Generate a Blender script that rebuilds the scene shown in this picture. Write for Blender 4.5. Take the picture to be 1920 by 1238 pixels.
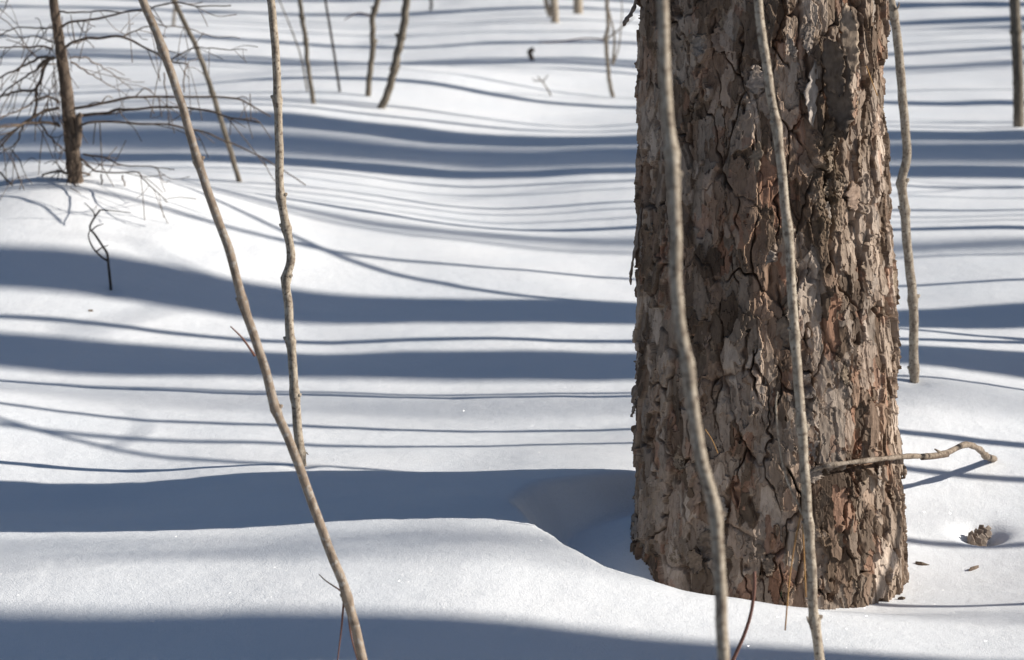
import bpy, math, random
import numpy as np
from mathutils import Vector

# ------------------------------------------------------------------ camera, sky, sun, exposure
scene = bpy.context.scene
for o in list(bpy.data.objects): bpy.data.objects.remove(o)
COL = scene.collection
R = math.radians
CAM_H, PITCH, FPX = 1.15, R(10.9), 4533.0          # eye height over the snow, tilt, focal length in photo pixels
cam_d = bpy.data.cameras.new('camera'); cam = bpy.data.objects.new('camera', cam_d); COL.objects.link(cam)
cam.location = (0, 0, CAM_H); cam.rotation_euler = (R(90)-PITCH, 0, 0)
cam_d.sensor_width = 36; cam_d.lens = 85; cam_d.clip_start = 0.05; cam_d.clip_end = 2000
cam_d.dof.use_dof = True; cam_d.dof.focus_distance = 4.1; cam_d.dof.aperture_fstop = 8.0
scene.camera = cam
SUN_EL, SUN_AZ = R(27), R(94)                       # azimuth clockwise from +Y: from the right, a little from the camera's side
world = bpy.data.worlds.new('World'); scene.world = world; world.use_nodes = True
wn = world.node_tree.nodes; wl = world.node_tree.links
sky = wn.new('ShaderNodeTexSky'); sky.sky_type = 'NISHITA'; sky.sun_disc = False
sky.sun_elevation = SUN_EL; sky.sun_rotation = SUN_AZ; sky.altitude = 200; sky.air_density = 1.0; sky.dust_density = 1.0; sky.ozone_density = 2.2
wl.new(sky.outputs[0], wn['Background'].inputs[0]); wn['Background'].inputs[1].default_value = 0.068
sun_d = bpy.data.lights.new('sun', 'SUN'); sun_d.energy = 5.0; sun_d.angle = R(0.53); sun_d.color = (1.0, 0.95, 0.87)
sun = bpy.data.objects.new('sun', sun_d); COL.objects.link(sun)
SUNV = Vector((math.sin(SUN_AZ)*math.cos(SUN_EL), math.cos(SUN_AZ)*math.cos(SUN_EL), math.sin(SUN_EL)))
sun.rotation_euler = SUNV.to_track_quat('Z', 'Y').to_euler()
vs = scene.view_settings; vs.view_transform = 'Standard'; vs.look = 'None'; vs.exposure = 0.34; vs.gamma = 1
scene.render.engine = 'CYCLES'
SX, SY = math.sin(SUN_AZ), math.cos(SUN_AZ)         # horizontal direction towards the sun

# ------------------------------------------------------------------ small helpers
def tag(o, label=None, cat=None, group=None, kind=None):
    if label: o['label'] = label
    if cat: o['category'] = cat
    if group: o['group'] = group
    if kind: o['kind'] = kind
    return o
def empty(name, loc=(0,0,0)):
    o = bpy.data.objects.new(name, None); o.location = loc; o.empty_display_size = .1; COL.objects.link(o); return o
def mesh_np(name, V, F, smooth=True):
    """mesh from numpy verts (n,3) and quads (m,4) or tris (m,3)"""
    m = bpy.data.meshes.new(name); V = np.asarray(V, np.float32); F = np.asarray(F, np.int32); k = F.shape[1]
    m.vertices.add(len(V)); m.vertices.foreach_set('co', V.ravel())
    m.loops.add(F.size); m.loops.foreach_set('vertex_index', F.ravel())
    m.polygons.add(len(F)); m.polygons.foreach_set('loop_start', np.arange(len(F), dtype=np.int32)*k)
    m.update(calc_edges=True)
    m.polygons.foreach_set('use_smooth', np.full(len(F), smooth, bool))
    return m
def link(name, mesh, mat, parent=None):
    o = bpy.data.objects.new(name, mesh)
    if mat: mesh.materials.clear(); mesh.materials.append(mat)
    COL.objects.link(o)
    if parent:
        o.parent = parent
        p = parent.location.copy(); q = parent.parent
        while q: p += q.location; q = q.parent
        o.location = -p                               # meshes are written in world coordinates
    return o
class MB:
    def __init__(s): s.V = []; s.F = []
    def tube(s, pts, rad, n=8, cap=True):
        pts = np.asarray(pts, float); rad = np.broadcast_to(np.asarray(rad, float), (len(pts),))
        T = np.gradient(pts, axis=0); T /= np.linalg.norm(T, axis=1)[:, None]+1e-12
        ref = np.array([1., 0, 0]) if abs(T[0, 0]) < .8 else np.array([0, 1., 0])
        b = len(s.V); a = np.linspace(0, 2*np.pi, n, endpoint=False)
        for p, t, r in zip(pts, T, rad):
            u = ref-t*np.dot(ref, t); u /= np.linalg.norm(u); ref = u; v = np.cross(t, u)
            s.V.extend((p+r*(np.cos(q)*u+np.sin(q)*v)) for q in a)
        for i in range(len(pts)-1):
            for k in range(n):
                k2 = (k+1) % n
                s.F.append((b+i*n+k, b+i*n+k2, b+(i+1)*n+k2, b+(i+1)*n+k))
        if cap:
            e = b+(len(pts)-1)*n
            s.F.append(tuple(range(e, e+n))); s.F.append(tuple(range(b+n-1, b-1, -1)))
        return s
    def poly(s, V, F):
        b = len(s.V); s.V.extend([np.array(v, float) for v in V]); s.F.extend([tuple(b+i for i in f) for f in F]); return s
    def build(s, name, mat, parent=None, smooth=True):
        m = bpy.data.meshes.new(name); m.from_pydata([tuple(map(float, v)) for v in s.V], [], s.F); m.update()
        if smooth: m.polygons.foreach_set('use_smooth', np.ones(len(m.polygons), bool))
        return link(name, m, mat, parent)
def spline(P, k=6):
    P = np.asarray(P, float)
    if len(P) < 3: return np.array([P[0]+(P[-1]-P[0])*t for t in np.linspace(0, 1, k+1)])
    Q = np.vstack([2*P[0]-P[1], P, 2*P[-1]-P[-2]]); out = []
    for i in range(1, len(Q)-2):
        for t in np.linspace(0, 1, k, endpoint=False):
            a, b, c, d = Q[i-1], Q[i], Q[i+1], Q[i+2]
            out.append(.5*((2*b)+(c-a)*t+(2*a-5*b+4*c-d)*t*t+(3*b-a-3*c+d)*t**3))
    out.append(P[-1]); return np.array(out)
CP, SP = math.cos(PITCH), math.sin(PITCH)
def ray(px, py):
    a = (np.asarray(px, float)-960)/FPX; b = (619-np.asarray(py, float))/FPX
    return np.stack([a, CP+b*SP, b*CP-SP], -1)       # direction of the sight line to a spot of the survey
def at(px, py, Y):
    d = ray(px, py); return np.array([0, 0, CAM_H])+d*(np.asarray(Y)/d[..., 1])[..., None]
def hashf(*a):
    h = np.zeros(np.broadcast(*[np.asarray(q) for q in a]).shape, np.uint64)
    for i, q in enumerate(a):
        h = (h ^ (np.asarray(q).astype(np.int64).astype(np.uint64)*np.uint64(0x9E3779B97F4A7C15+2*i*0x1234567)))
        h = (h ^ (h >> np.uint64(31)))*np.uint64(0xBF58476D1CE4E5B9); h = h ^ (h >> np.uint64(29))
        h = h*np.uint64(0x94D049BB133111EB); h = h ^ (h >> np.uint64(32))
    return (h >> np.uint64(11)).astype(np.float64)/float(1 << 53)
def noise2(x, y, seed=0):
    ix, iy = np.floor(x), np.floor(y); fx, fy = x-ix, y-iy
    ux, uy = fx*fx*fx*(fx*(fx*6-15)+10), fy*fy*fy*(fy*(fy*6-15)+10)
    def g(dx, dy):
        a = hashf(ix+dx, iy+dy, seed)*2*np.pi; return np.cos(a)*(fx-dx)+np.sin(a)*(fy-dy)
    return 1.5*((g(0, 0)*(1-ux)+g(1, 0)*ux)*(1-uy)+(g(0, 1)*(1-ux)+g(1, 1)*ux)*uy)
def fbm(x, y, seed=0, o=4):
    r = 0; a = 1.
    for i in range(o): r = r+a*noise2(x*2**i, y*2**i, seed+i*17); a *= .5
    return r
def voro(u, v, seed, jit=.92):
    iu, iv = np.floor(u), np.floor(v); f1 = np.full(u.shape, 9.); f2 = f1.copy()
    cx = np.zeros(u.shape); cy = np.zeros(u.shape); ci = np.zeros(u.shape); cj = np.zeros(u.shape)
    for du in (-1, 0, 1):
        for dv in (-1, 0, 1):
            a, b = iu+du, iv+dv
            qx = a+.5+jit*(hashf(a, b, seed)-.5); qy = b+.5+jit*(hashf(a, b, seed+7)-.5)
            d = np.hypot(qx-u, qy-v); m = d < f1
            f2 = np.where(m, f1, np.minimum(f2, d)); f1 = np.where(m, d, f1)
            cx = np.where(m, qx, cx); cy = np.where(m, qy, cy); ci = np.where(m, a, ci); cj = np.where(m, b, cj)
    return f1, f2, ci, cj, cx, cy
def sstep(a, b, x):
    t = np.clip((x-a)/(b-a), 0, 1); return t*t*(3-2*t)

# ------------------------------------------------------------------ materials
def mat(name):
    m = bpy.data.materials.new(name); m.use_nodes = True; nt = m.node_tree
    return m, nt, nt.nodes['Principled BSDF']
def N(nt, t, **kw):
    n = nt.nodes.new(t)
    for k, v in kw.items():
        if k in n.inputs: n.inputs[k].default_value = v
        else: setattr(n, k, v)
    return n
def ramp(nt, stops):
    r = nt.nodes.new('ShaderNodeValToRGB'); e = r.color_ramp.elements
    while len(e) > 1: e.remove(e[-1])
    e[0].position = stops[0][0]; e[0].color = (*stops[0][1], 1)
    for p, c in stops[1:]:
        q = e.new(p); q.color = (*c, 1)
    return r
def wood(name, stops, scale=(60, 60, 14), rough=.8, bump=.4, speck=None, bscale=220):
    m, nt, bs = mat(name); L = nt.links
    tc = N(nt, 'ShaderNodeTexCoord'); mp = N(nt, 'ShaderNodeMapping'); mp.inputs['Scale'].default_value = scale
    L.new(tc.outputs['Object'], mp.inputs[0])
    nz = N(nt, 'ShaderNodeTexNoise', Scale=1.0, Detail=6.0, Roughness=.65); L.new(mp.outputs[0], nz.inputs['Vector'])
    rp = ramp(nt, stops); L.new(nz.outputs[0], rp.inputs[0]); col = rp.outputs[0]
    if speck:
        sp = N(nt, 'ShaderNodeTexNoise', Scale=speck[0], Detail=3.0); L.new(tc.outputs['Object'], sp.inputs['Vector'])
        r2 = ramp(nt, [(.52, (0, 0, 0)), (.66, (1, 1, 1))]); L.new(sp.outputs[0], r2.inputs[0])
        mx = N(nt, 'ShaderNodeMix', data_type='RGBA'); L.new(r2.outputs[0], mx.inputs[0]); L.new(col, mx.inputs[6]); mx.inputs[7].default_value = (*speck[1], 1)
        col = mx.outputs[2]
    L.new(col, bs.inputs['Base Color']); bs.inputs['Roughness'].default_value = rough
    bs.inputs['Specular IOR Level'].default_value = .25
    b2 = N(nt, 'ShaderNodeTexNoise', Scale=bscale, Detail=4.0); L.new(tc.outputs['Object'], b2.inputs['Vector'])
    bp = N(nt, 'ShaderNodeBump', Strength=bump, Distance=.002); L.new(b2.outputs[0], bp.inputs['Height']); L.new(bp.outputs[0], bs.inputs['Normal'])
    return m
def snow_material():
    m, nt, bs = mat('snow'); L = nt.links
    tc = N(nt, 'ShaderNodeTexCoord')
    n1 = N(nt, 'ShaderNodeTexNoise', Scale=3.0, Detail=4.0); L.new(tc.outputs['Object'], n1.inputs['Vector'])
    rp = ramp(nt, [(.3, (.84, .86, .885)), (.7, (.90, .905, .915))]); L.new(n1.outputs[0], rp.inputs[0]); L.new(rp.outputs[0], bs.inputs['Base Color'])
    bs.inputs['Roughness'].default_value = .55; bs.inputs['Specular IOR Level'].default_value = .3
    g = N(nt, 'ShaderNodeTexNoise', Scale=390.0, Detail=3.0, Roughness=.7); L.new(tc.outputs['Object'], g.inputs['Vector'])
    g2 = N(nt, 'ShaderNodeTexNoise', Scale=28.0, Detail=4.0, Roughness=.6); L.new(tc.outputs['Object'], g2.inputs['Vector'])
    b1 = N(nt, 'ShaderNodeBump', Strength=.65, Distance=.0018); L.new(g.outputs[0], b1.inputs['Height'])
    b2 = N(nt, 'ShaderNodeBump', Strength=.35, Distance=.006); L.new(g2.outputs[0], b2.inputs['Height']); L.new(b1.outputs[0], b2.inputs['Normal'])
    L.new(b2.outputs[0], bs.inputs['Normal'])
    # ice crystals: one in many grains is a small mirror with a facing of its own
    vo = N(nt, 'ShaderNodeTexVoronoi', Scale=450.0); L.new(tc.outputs['Object'], vo.inputs['Vector'])
    sub = N(nt, 'ShaderNodeVectorMath', operation='SUBTRACT'); L.new(vo.outputs['Color'], sub.inputs[0]); sub.inputs[1].default_value = (.5, .5, -.35)
    nrm = N(nt, 'ShaderNodeVectorMath', operation='NORMALIZE'); L.new(sub.outputs[0], nrm.inputs[0])
    gl = N(nt, 'ShaderNodeBsdfGlossy', Roughness=.28); L.new(nrm.outputs[0], gl.inputs['Normal'])
    w = N(nt, 'ShaderNodeTexWhiteNoise'); L.new(vo.outputs['Color'], w.inputs['Vector'])
    th = N(nt, 'ShaderNodeMath', operation='GREATER_THAN'); L.new(w.outputs['Value'], th.inputs[0]); th.inputs[1].default_value = .86
    ml = N(nt, 'ShaderNodeMath', operation='MULTIPLY'); L.new(th.outputs[0], ml.inputs[0]); ml.inputs[1].default_value = .2
    mx = N(nt, 'ShaderNodeMixShader'); L.new(ml.outputs[0], mx.inputs[0]); L.new(bs.outputs[0], mx.inputs[1]); L.new(gl.outputs[0], mx.inputs[2])
    L.new(mx.outputs[0], nt.nodes['Material Output'].inputs[0])
    return m
def bark_material():
    m, nt, bs = mat('pine_bark'); L = nt.links
    tc = N(nt, 'ShaderNodeTexCoord'); at_ = N(nt, 'ShaderNodeAttribute', attribute_name='bark')
    mp = N(nt, 'ShaderNodeMapping'); mp.inputs['Scale'].default_value = (1, 1, .35); L.new(tc.outputs['Object'], mp.inputs[0])
    n1 = N(nt, 'ShaderNodeTexNoise', Scale=110.0, Detail=7.0, Roughness=.7); L.new(mp.outputs[0], n1.inputs['Vector'])
    rp = ramp(nt, [(.3, (.62, .58, .55)), (.5, (1, 1, 1)), (.72, (1.22, 1.23, 1.25))]); L.new(n1.outputs[0], rp.inputs[0])
    mx = N(nt, 'ShaderNodeMix', data_type='RGBA', blend_type='MULTIPLY'); mx.inputs[0].default_value = 1
    L.new(at_.outputs['Color'], mx.inputs[6]); L.new(rp.outputs[0], mx.inputs[7]); L.new(mx.outputs[2], bs.inputs['Base Color'])
    bs.inputs['Roughness'].default_value = .82; bs.inputs['Specular IOR Level'].default_value = .22
    n2 = N(nt, 'ShaderNodeTexNoise', Scale=420.0, Detail=5.0, Roughness=.7); L.new(mp.outputs[0], n2.inputs['Vector'])
    bp = N(nt, 'ShaderNodeBump', Strength=.6, Distance=.0015); L.new(n2.outputs[0], bp.inputs['Height']); L.new(bp.outputs[0], bs.inputs['Normal'])
    return m
M_SNOW = snow_material(); M_BARK = bark_material()
M_STEM = wood('sapling_bark', [(.3, (.18, .14, .105)), (.5, (.37, .31, .24)), (.7, (.53, .46, .37))], scale=(90, 90, 60), speck=(170, (.16, .12, .09)))
M_STEM_RED = wood('reddish_sapling_bark', [(.3, (.14, .105, .078)), (.5, (.28, .215, .16)), (.7, (.40, .325, .255))], scale=(80, 80, 40), speck=(120, (.37, .33, .285)))
M_STEM_GREY = wood('grey_sapling_bark', [(.3, (.08, .068, .05)), (.55, (.18, .15, .115)), (.75, (.29, .255, .20))], scale=(60, 60, 25))
M_BRANCH = wood('dead_branch_bark', [(.3, (.12, .09, .065)), (.5, (.24, .19, .145)), (.7, (.36, .30, .24))], scale=(70, 70, 50), speck=(160, (.10, .075, .055)), bump=.8)
M_STEM_DARK = wood('dark_twig_bark', [(.3, (.025, .022, .022)), (.7, (.075, .062, .055))])
M_DEAD = wood('dead_conifer_bark', [(.3, (.055, .04, .03)), (.55, (.135, .098, .072)), (.75, (.25, .20, .16))], scale=(70, 70, 18), bump=.8)
M_TWIG = wood('dead_twig_bark', [(.3, (.07, .05, .038)), (.6, (.15, .11, .08)), (.8, (.25, .18, .12))], scale=(60, 60, 60))
M_TWIGRED = wood('red_twig_bark', [(.3, (.13, .06, .046)), (.7, (.25, .13, .095))])
M_NEEDLE = wood('dry_needle', [(.3, (.30, .15, .055)), (.7, (.45, .27, .11))], bump=.1)
M_GREEN = wood('pine_needles', [(.3, (.03, .055, .025)), (.7, (.07, .11, .045))], bump=.1)
M_FARBARK = wood('far_pine_bark', [(.3, (.10, .075, .06)), (.5, (.22, .175, .145)), (.75, (.33, .28, .24))], scale=(40, 40, 9), bump=1.0, bscale=60)
M_CONE = wood('cone_scale', [(.3, (.20, .15, .115)), (.7, (.42, .35, .29))], bump=.5)

# ------------------------------------------------------------------ the lie of the snow, surveyed along lines that run towards the sun
TC = np.array([0.452, 4.15]); TR = .226              # the big pine: where it stands and how thick it is
SDIR = np.array([SX, SY]); SNOR = np.array([SY, -SX])   # SNOR points towards the camera side
class Line:                                          # a straight line over the ground towards the sun
    def __init__(s, p): s.p = np.array(p[:2], float)
    def shift(s, d): return Line(s.p+SNOR*d)
    def hit(s, px, py):                              # where the sight line crosses the upright plane over it
        d = ray(px, py); n = SNOR; k = (s.p@n)/(d[..., :2]@n); return np.array([0, 0, CAM_H])+d*k[..., None]
def spot(px, py, z=0.):
    d = ray(px, py); return (np.array([0, 0, CAM_H])+d*((z-CAM_H)/d[2]))
CON = []
def survey(line, pts, w=1.):
    P = np.array(pts, float); n = max(2, int((P[-1, 0]-P[0, 0])/90)+1)
    xs = np.linspace(P[0, 0], P[-1, 0], n); ys = np.interp(xs, P[:, 0], P[:, 1])
    for q in line.hit(xs, ys): CON.append((q[0], q[1], q[2], w))
L = {}
L['trunk'] = Line(TC)
L['A'] = Line(spot(1000, 1160, .02)); survey(L['A'], [(0, 1145), (350, 1142), (700, 1140), (1000, 1160), (1300, 1197), (1600, 1220), (1900, 1236)])
survey(L['trunk'].shift(TR), [(0, 998), (200, 1000), (400, 990), (700, 976), (900, 972)])
survey(L['trunk'].shift(-TR), [(0, 905), (200, 905), (400, 888), (560, 886), (800, 885), (1000, 878)])
L['C'] = Line(spot(1150, 838, .015)); survey(L['C'], [(0, 780), (120, 805), (250, 828), (560, 830), (700, 838), (900, 848), (1190, 836)]); survey(L['C'], [(1750, 890), (1920, 905)])
L['D'] = Line(spot(1150, 802, .01)); survey(L['D'], [(0, 755), (200, 785), (400, 795), (560, 797), (900, 803), (1190, 802)]); survey(L['D'], [(1700, 806), (1920, 832)])
L['E'] = Line(spot(1100, 738, .0)); survey(L['E'], [(0, 715), (350, 730), (700, 728), (1190, 740)])
L['F'] = Line(spot(1100, 688, .0)); RF = .155
survey(L['F'].shift(RF), [(0, 692), (200, 705), (400, 715), (600, 722), (800, 725), (1190, 722)]); survey(L['F'].shift(-RF), [(0, 612), (200, 625), (350, 642), (500, 655), (620, 655), (800, 647), (1000, 650), (1190, 655)])
survey(L['F'], [(1700, 662), (1920, 682)])
L['H'] = Line(spot(1100, 586, .0)); RH = .15
survey(L['H'].shift(RH), [(0, 555), (200, 570), (400, 592), (560, 612), (700, 618), (900, 612), (1190, 604)]); survey(L['H'].shift(-RH), [(0, 452), (150, 462), (300, 492), (450, 525), (600, 552), (800, 557), (950, 560), (1190, 568)])
survey(L['H'], [(1700, 600), (1920, 592)])
L['J'] = Line(spot(1100, 427, .0)); survey(L['J'], [(470, 365), (600, 385), (750, 408), (900, 428), (1000, 430), (1190, 424)]); survey(L['J'], [(1690, 432), (1920, 428)])
L['K'] = Line(spot(1100, 385, .0)); survey(L['K'], [(520, 341), (560, 347), (700, 368), (850, 391), (950, 393), (1190, 378)])
L['L'] = Line(spot(1100, 325, .0)); survey(L['L'], [(0, 297), (250, 294), (560, 305), (700, 316), (880, 330), (1190, 322)]); survey(L['L'], [(1690, 323), (1920, 325)])
L['M'] = Line(spot(1100, 264, .0)); survey(L['M'], [(100, 222), (300, 217), (560, 224), (700, 242), (880, 264), (1190, 264)]); survey(L['M'], [(1690, 252), (1920, 250)])
L['O'] = Line(spot(1100, 235, .0)); survey(L['O'], [(720, 203), (850, 212), (1000, 236), (1190, 232)]); survey(L['O'], [(1690, 229), (1890, 232)])
L['N'] = Line(spot(1100, 202, .0)); survey(L['N'], [(640, 146), (780, 150), (880, 166), (1000, 192), (1100, 202), (1190, 200)]); survey(L['N'], [(1690, 194), (1920, 192)])
L['R'] = Line(spot(1000, 106, .0)); survey(L['R'], [(840, 116), (1000, 106), (1100, 107), (1190, 115)])
L['P'] = Line(spot(1100, 79, .0)); survey(L['P'], [(0, 70), (280, 66), (420, 70), (560, 78), (750, 86), (900, 83), (1050, 78), (1190, 83)]); survey(L['P'], [(1690, 105), (1920, 97)])
L['Q'] = Line(spot(800, 24, .0)); survey(L['Q'], [(0, 15), (300, 20), (560, 25), (800, 24), (950, 13), (1050, 12), (1190, 26)])
CON = np.array(CON)
def feat(x, y): return np.stack([np.asarray(x)/np.maximum(y, .5)/.062, np.log(np.maximum(y, .5))/.11], -1)
_F = feat(CON[:, 0], CON[:, 1]); _D = ((_F[:, None]-_F[None])**2).sum(-1)
_W = np.linalg.solve(np.exp(-.5*_D)+.018*np.eye(len(CON)), CON[:, 2]/CON[:, 1])
def well(x, y, z):
    dx, dy = x-TC[0], y-TC[1]; r = np.hypot(dx, dy); a = np.degrees(np.arctan2(dx, -dy))      # 0 front, 90 right, -90 left, 180 back
    A = [-180, -140, -110, -88, -60, -40, -15, 15, 45, 75, 100, 130, 180]
    rin = np.interp(a, A, [.235, .25, .35, .36, .375, .33, .24, .235, .235, .235, .24, .25, .235])
    rou = np.interp(a, A, [.30, .32, .43, .46, .465, .48, .46, .46, .52, .72, .74, .50, .30])
    zf = np.interp(a, A, [-.07, -.06, -.055, -.075, -.095, -.095, -.085, -.085, -.095, -.10, -.09, -.07, -.07])
    wob = .012*noise2(a/14, r*0+3.1, 5)+.003*noise2(a/5, r*0+1.1, 9)
    t = sstep(rin+wob, rou+wob, r)
    zf = zf+.055*np.clip(1-(r-TR)/.14, 0, 1)*(np.interp(a, A, [.5, .8, 1, 1, .6, .2, 0, 0, 0, 0, .1, .3, .5]))   # the floor climbs to the trunk
    return zf+(z-zf)*t
BASES = []                                            # small hollows melted round stems
def ground(x, y):
    x = np.asarray(x, float); y = np.asarray(y, float); sh = np.broadcast(x, y).shape
    X = np.broadcast_to(x, sh).ravel(); Y = np.broadcast_to(y, sh).ravel(); z = np.zeros(X.shape)
    sel = np.where((Y > 1.2) & (np.abs(X/np.maximum(Y, .5)) < .6) & (Y < 60))[0]
    for c in np.array_split(sel, max(1, len(sel)//20000)):
        f = feat(X[c], Y[c]); d = (f**2).sum(1)[:, None]+(_F**2).sum(1)[None]-2*f@_F.T
        z[c] = (np.exp(-.5*np.maximum(d, 0))@_W)*Y[c]
    z += .0095*noise2(X/.55, Y/.40, 3)+.0028*noise2(X/.24, Y/.15, 4)+.0008*noise2(X/.07, Y/.05, 14)
    z += .03*noise2(X/2.3+9, Y/2.1, 8)*sstep(9, 16, Y)+sstep(30, 120, Y)*(1.2*noise2(X/30, Y/25, 6)+.01*(Y-30))
    z = well(X, Y, z)
    for (bx, by, dp, w) in BASES:
        q = (X-bx)**2+(Y-by)**2; z -= dp*np.exp(-q/(2*w*w))
    return z.reshape(sh)
def drop(px, py):
    """the spot of snow seen at a place of the survey"""
    d = ray(px, py); ys = np.linspace(2.5, 40, 6000); k = ys/d[1]
    h = CAM_H+d[2]*k-ground(d[0]*k, ys); i = np.argmax(h < 0); return np.array([d[0]*k[i], ys[i], CAM_H+d[2]*k[i]])
cone_at = drop(1838, 1005); BASES.append((cone_at[0]+.006, cone_at[1]+.012, .038, .026))
for px, py in ((208, 545), (566, 874), (1714, 716), (448, 341)):
    q = drop(px, py); BASES.append((q[0], q[1], .008, .02))
def axis_coords(lo, hi, step, g, a, b):
    c = list(np.arange(lo, hi, step)); s = step
    while c[-1] < b: s *= 1+g; c.append(c[-1]+s)
    s = step; pre = []; q = lo
    while q > a: s *= 1+g; q -= s; pre.append(q)
    return np.array(pre[::-1]+c)
gx = axis_coords(-1.15, 1.3, .011, .03, -400, 400); gy = axis_coords(2.9, 5.0, .009, .017, -60, 900)
GX, GY = np.meshgrid(gx, gy); GZ = ground(GX, GY)
nx, ny = len(gx), len(gy); idx = np.arange(nx*ny).reshape(ny, nx)
snow = link('snow_ground', mesh_np('snow_ground', np.stack([GX, GY, GZ], -1).reshape(-1, 3),
    np.stack([idx[:-1, :-1], idx[:-1, 1:], idx[1:, 1:], idx[1:, :-1]], -1).reshape(-1, 4)), M_SNOW)
tag(snow, 'rolling untracked snow striped with long blue tree shadows', kind='structure')

# ------------------------------------------------------------------ the big red pine
rows = np.array([(-3000, 1192, 1600), (-400, 1192, 1652), (0, 1196, 1660), (200, 1197, 1661), (400, 1195, 1665), (600, 1195, 1671), (800, 1193, 1680), (900, 1191, 1687), (1000, 1187, 1694), (1100, 1183, 1694), (1250, 1172, 1706)], float)
PL = at(rows[:, 1], rows[:, 0], TC[1]); PR = at(rows[:, 2], rows[:, 0], TC[1]); zz = PL[:, 2]; o_ = np.argsort(zz)
zz = zz[o_]; cxs = ((PL[:, 0]+PR[:, 0])/2)[o_]; rds = ((PR[:, 0]-PL[:, 0])/2)[o_]-.010
def axis_x(z): return np.interp(z, zz, cxs)
def radius(z): return np.interp(z, zz, rds)
FISS = (R(25), at(1530, 345, TC[1]-.2)[2])           # the resin-stained fissure under the hanging slab
def bark(th, z):
    """height of the bark over the trunk (m), plate ids and colour"""
    s = th*.215
    ws = s+.010*fbm(s/.045, z/.08, 11, 3)+.004*noise2(s/.012, z/.02, 12); wz = z+.022*fbm(s/.05, z/.09, 21, 3)+.006*noise2(s/.014, z/.016, 22)
    f1, f2, ci, cj, px, py = voro(ws/.052, wz/.150, 31)
    e = (f2-f1)*.052
    wid = .0022+.0055*sstep(-.1, .7, noise2(s/.07, z/.14, 33)); g = np.clip((e-.0006)/wid, 0, 1)**.7; gk = sstep(-.25, .3, noise2(s/.05, z/.11, 35))*.85; g = gk+(1-gk)*g
    h0 = hashf(ci, cj, 41); tx = (hashf(ci, cj, 42)-.5); tz = (hashf(ci, cj, 43)-.5)
    rel = (ws/.052-px); relz = (wz/.150-py)
    H = .0045+.009*h0+.014*tx*rel+.008*tz*relz
    lay = []
    for k, (a, b, amp, cur) in enumerate(((.038, .110, .0066, .0012), (.023, .060, .0036, .0010), (.013, .030, .0015, .0004))):
        us = s+a*.55*fbm(s/(a*1.1), z/(b*.9), 60+k*5, 3)+a*.12*noise2(s/(a*.22), z/(b*.22), 66+k); uz = z+b*.5*fbm(s/(a*1.1)+5, z/(b*.9), 63+k*5, 3)
        q1, q2, qi, qj, qx, qy = voro(us/a, uz/b, 70+k, .98); hh = hashf(qi, qj, 80+k); ee = (q2-q1)*a
        H = H+amp*(hh-.5)*2+2.6*amp*(hashf(qi, qj, 90+k)-.5)*(us/a-qx)+1.6*amp*(hashf(qi, qj, 99+k)-.75)*(uz/b-qy)
        H = H+cur*np.exp(-(ee/.0014)**2)*(hashf(qi, qj, 95+k) > .45)-.5*cur*np.exp(-((ee-.0)/.0006)**2)
        lay.append((hh, hashf(qi, qj, 85+k), ee))
    H = g*H+(1-g)*(-.0085+.003*noise2(s/.012, z/.03, 44))
    fl = np.abs(noise2(s/.058+.3*noise2(s/.05, z/.09, 36)+.16*noise2(s/.014, z/.022, 34), z/.46+.1*noise2(s/.06, z/.06, 37), 38)); fw = np.clip(1-fl/(.085+.06*noise2(s/.08, z/.09, 39)), 0, 1)*sstep(-.15, .3, noise2(s/.06, z/.08, 32))
    fu = sstep(0, .85, fw); H = H-.0115*fu; g = g*(1-.8*fu)            # long furrows between the ridges of plates
    H = H+.0005*fbm(s/.006, z/.030, 51, 3)
    # long ridges of the butt
    H = H+.006*noise2(s/.11, z/.5, 55)
    m = np.exp(-(((th-FISS[0])*.215/.034)**2+((z-FISS[1])/.105)**2)**1.5)
    crack = np.exp(-(((th-FISS[0])*.215-.006*noise2(z/.05, z*0, 2)-.002)/.0045)**2)
    H = H+m*(.007*fbm(s/.011, z/.013, 52, 3)+.006-.034*crack)
    # colour of the weathered scales (each flake its own)
    pal = np.array([(.36, .30, .25), (.155, .122, .097), (.47, .395, .335), (.15, .107, .078), (.32, .23, .175), (.09, .065, .048), (.48, .42, .37), (.135, .101, .075)])
    k1 = (lay[0][1]*len(pal)).astype(int) % len(pal); k2 = (lay[1][1]*len(pal)).astype(int) % len(pal)
    c = pal[k1]*.55+pal[k2]*.45
    fresh = ((lay[1][0] < .13) & (lay[0][1] > .55))[..., None]*.6+(lay[2][0] < .06)[..., None]*.4
    c = c*(1-np.clip(fresh, 0, 1))+np.array((.36, .20, .135))*np.clip(fresh, 0, 1)
    inner = (1-g)[..., None]; c = c*(1-.75*inner)+np.array((.17, .105, .07))*.75*inner           # rust-brown inner bark
    rim = np.exp(-(lay[0][2]/.0016)**2)[..., None]*.35; c = c*(1-rim)+np.array((.34, .255, .18))*rim
    c = c*(.86+.28*hashf(ci, cj, 47))[..., None]*np.array((.95, .89, .83))
    mm = (np.clip(m*1.3, 0, 1)*(.75+.3*noise2(s/.02, z/.02, 57)))[..., None]; mm = np.clip(mm, 0, .9); c = c*(1-mm)+np.array((.115, .082, .052))*mm
    return H*.86, ci, cj, np.clip(c, .02, .6)
def trunk_point(th, z, H):
    r = radius(z)+H; return np.stack([axis_x(z)+r*np.sin(th), TC[1]-r*np.cos(th), z], -1)
def set_col(me, c):
    a = me.color_attributes.new('bark', 'FLOAT_COLOR', 'POINT'); a.data.foreach_set('color', np.hstack([c, np.ones((len(c), 1))]).astype(np.float32).ravel())
pine = empty('pine_tree', (TC[0], TC[1], -.1)); tag(pine, 'thick old pine trunk with flaky grey-brown bark filling the right of the picture', 'tree')
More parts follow.
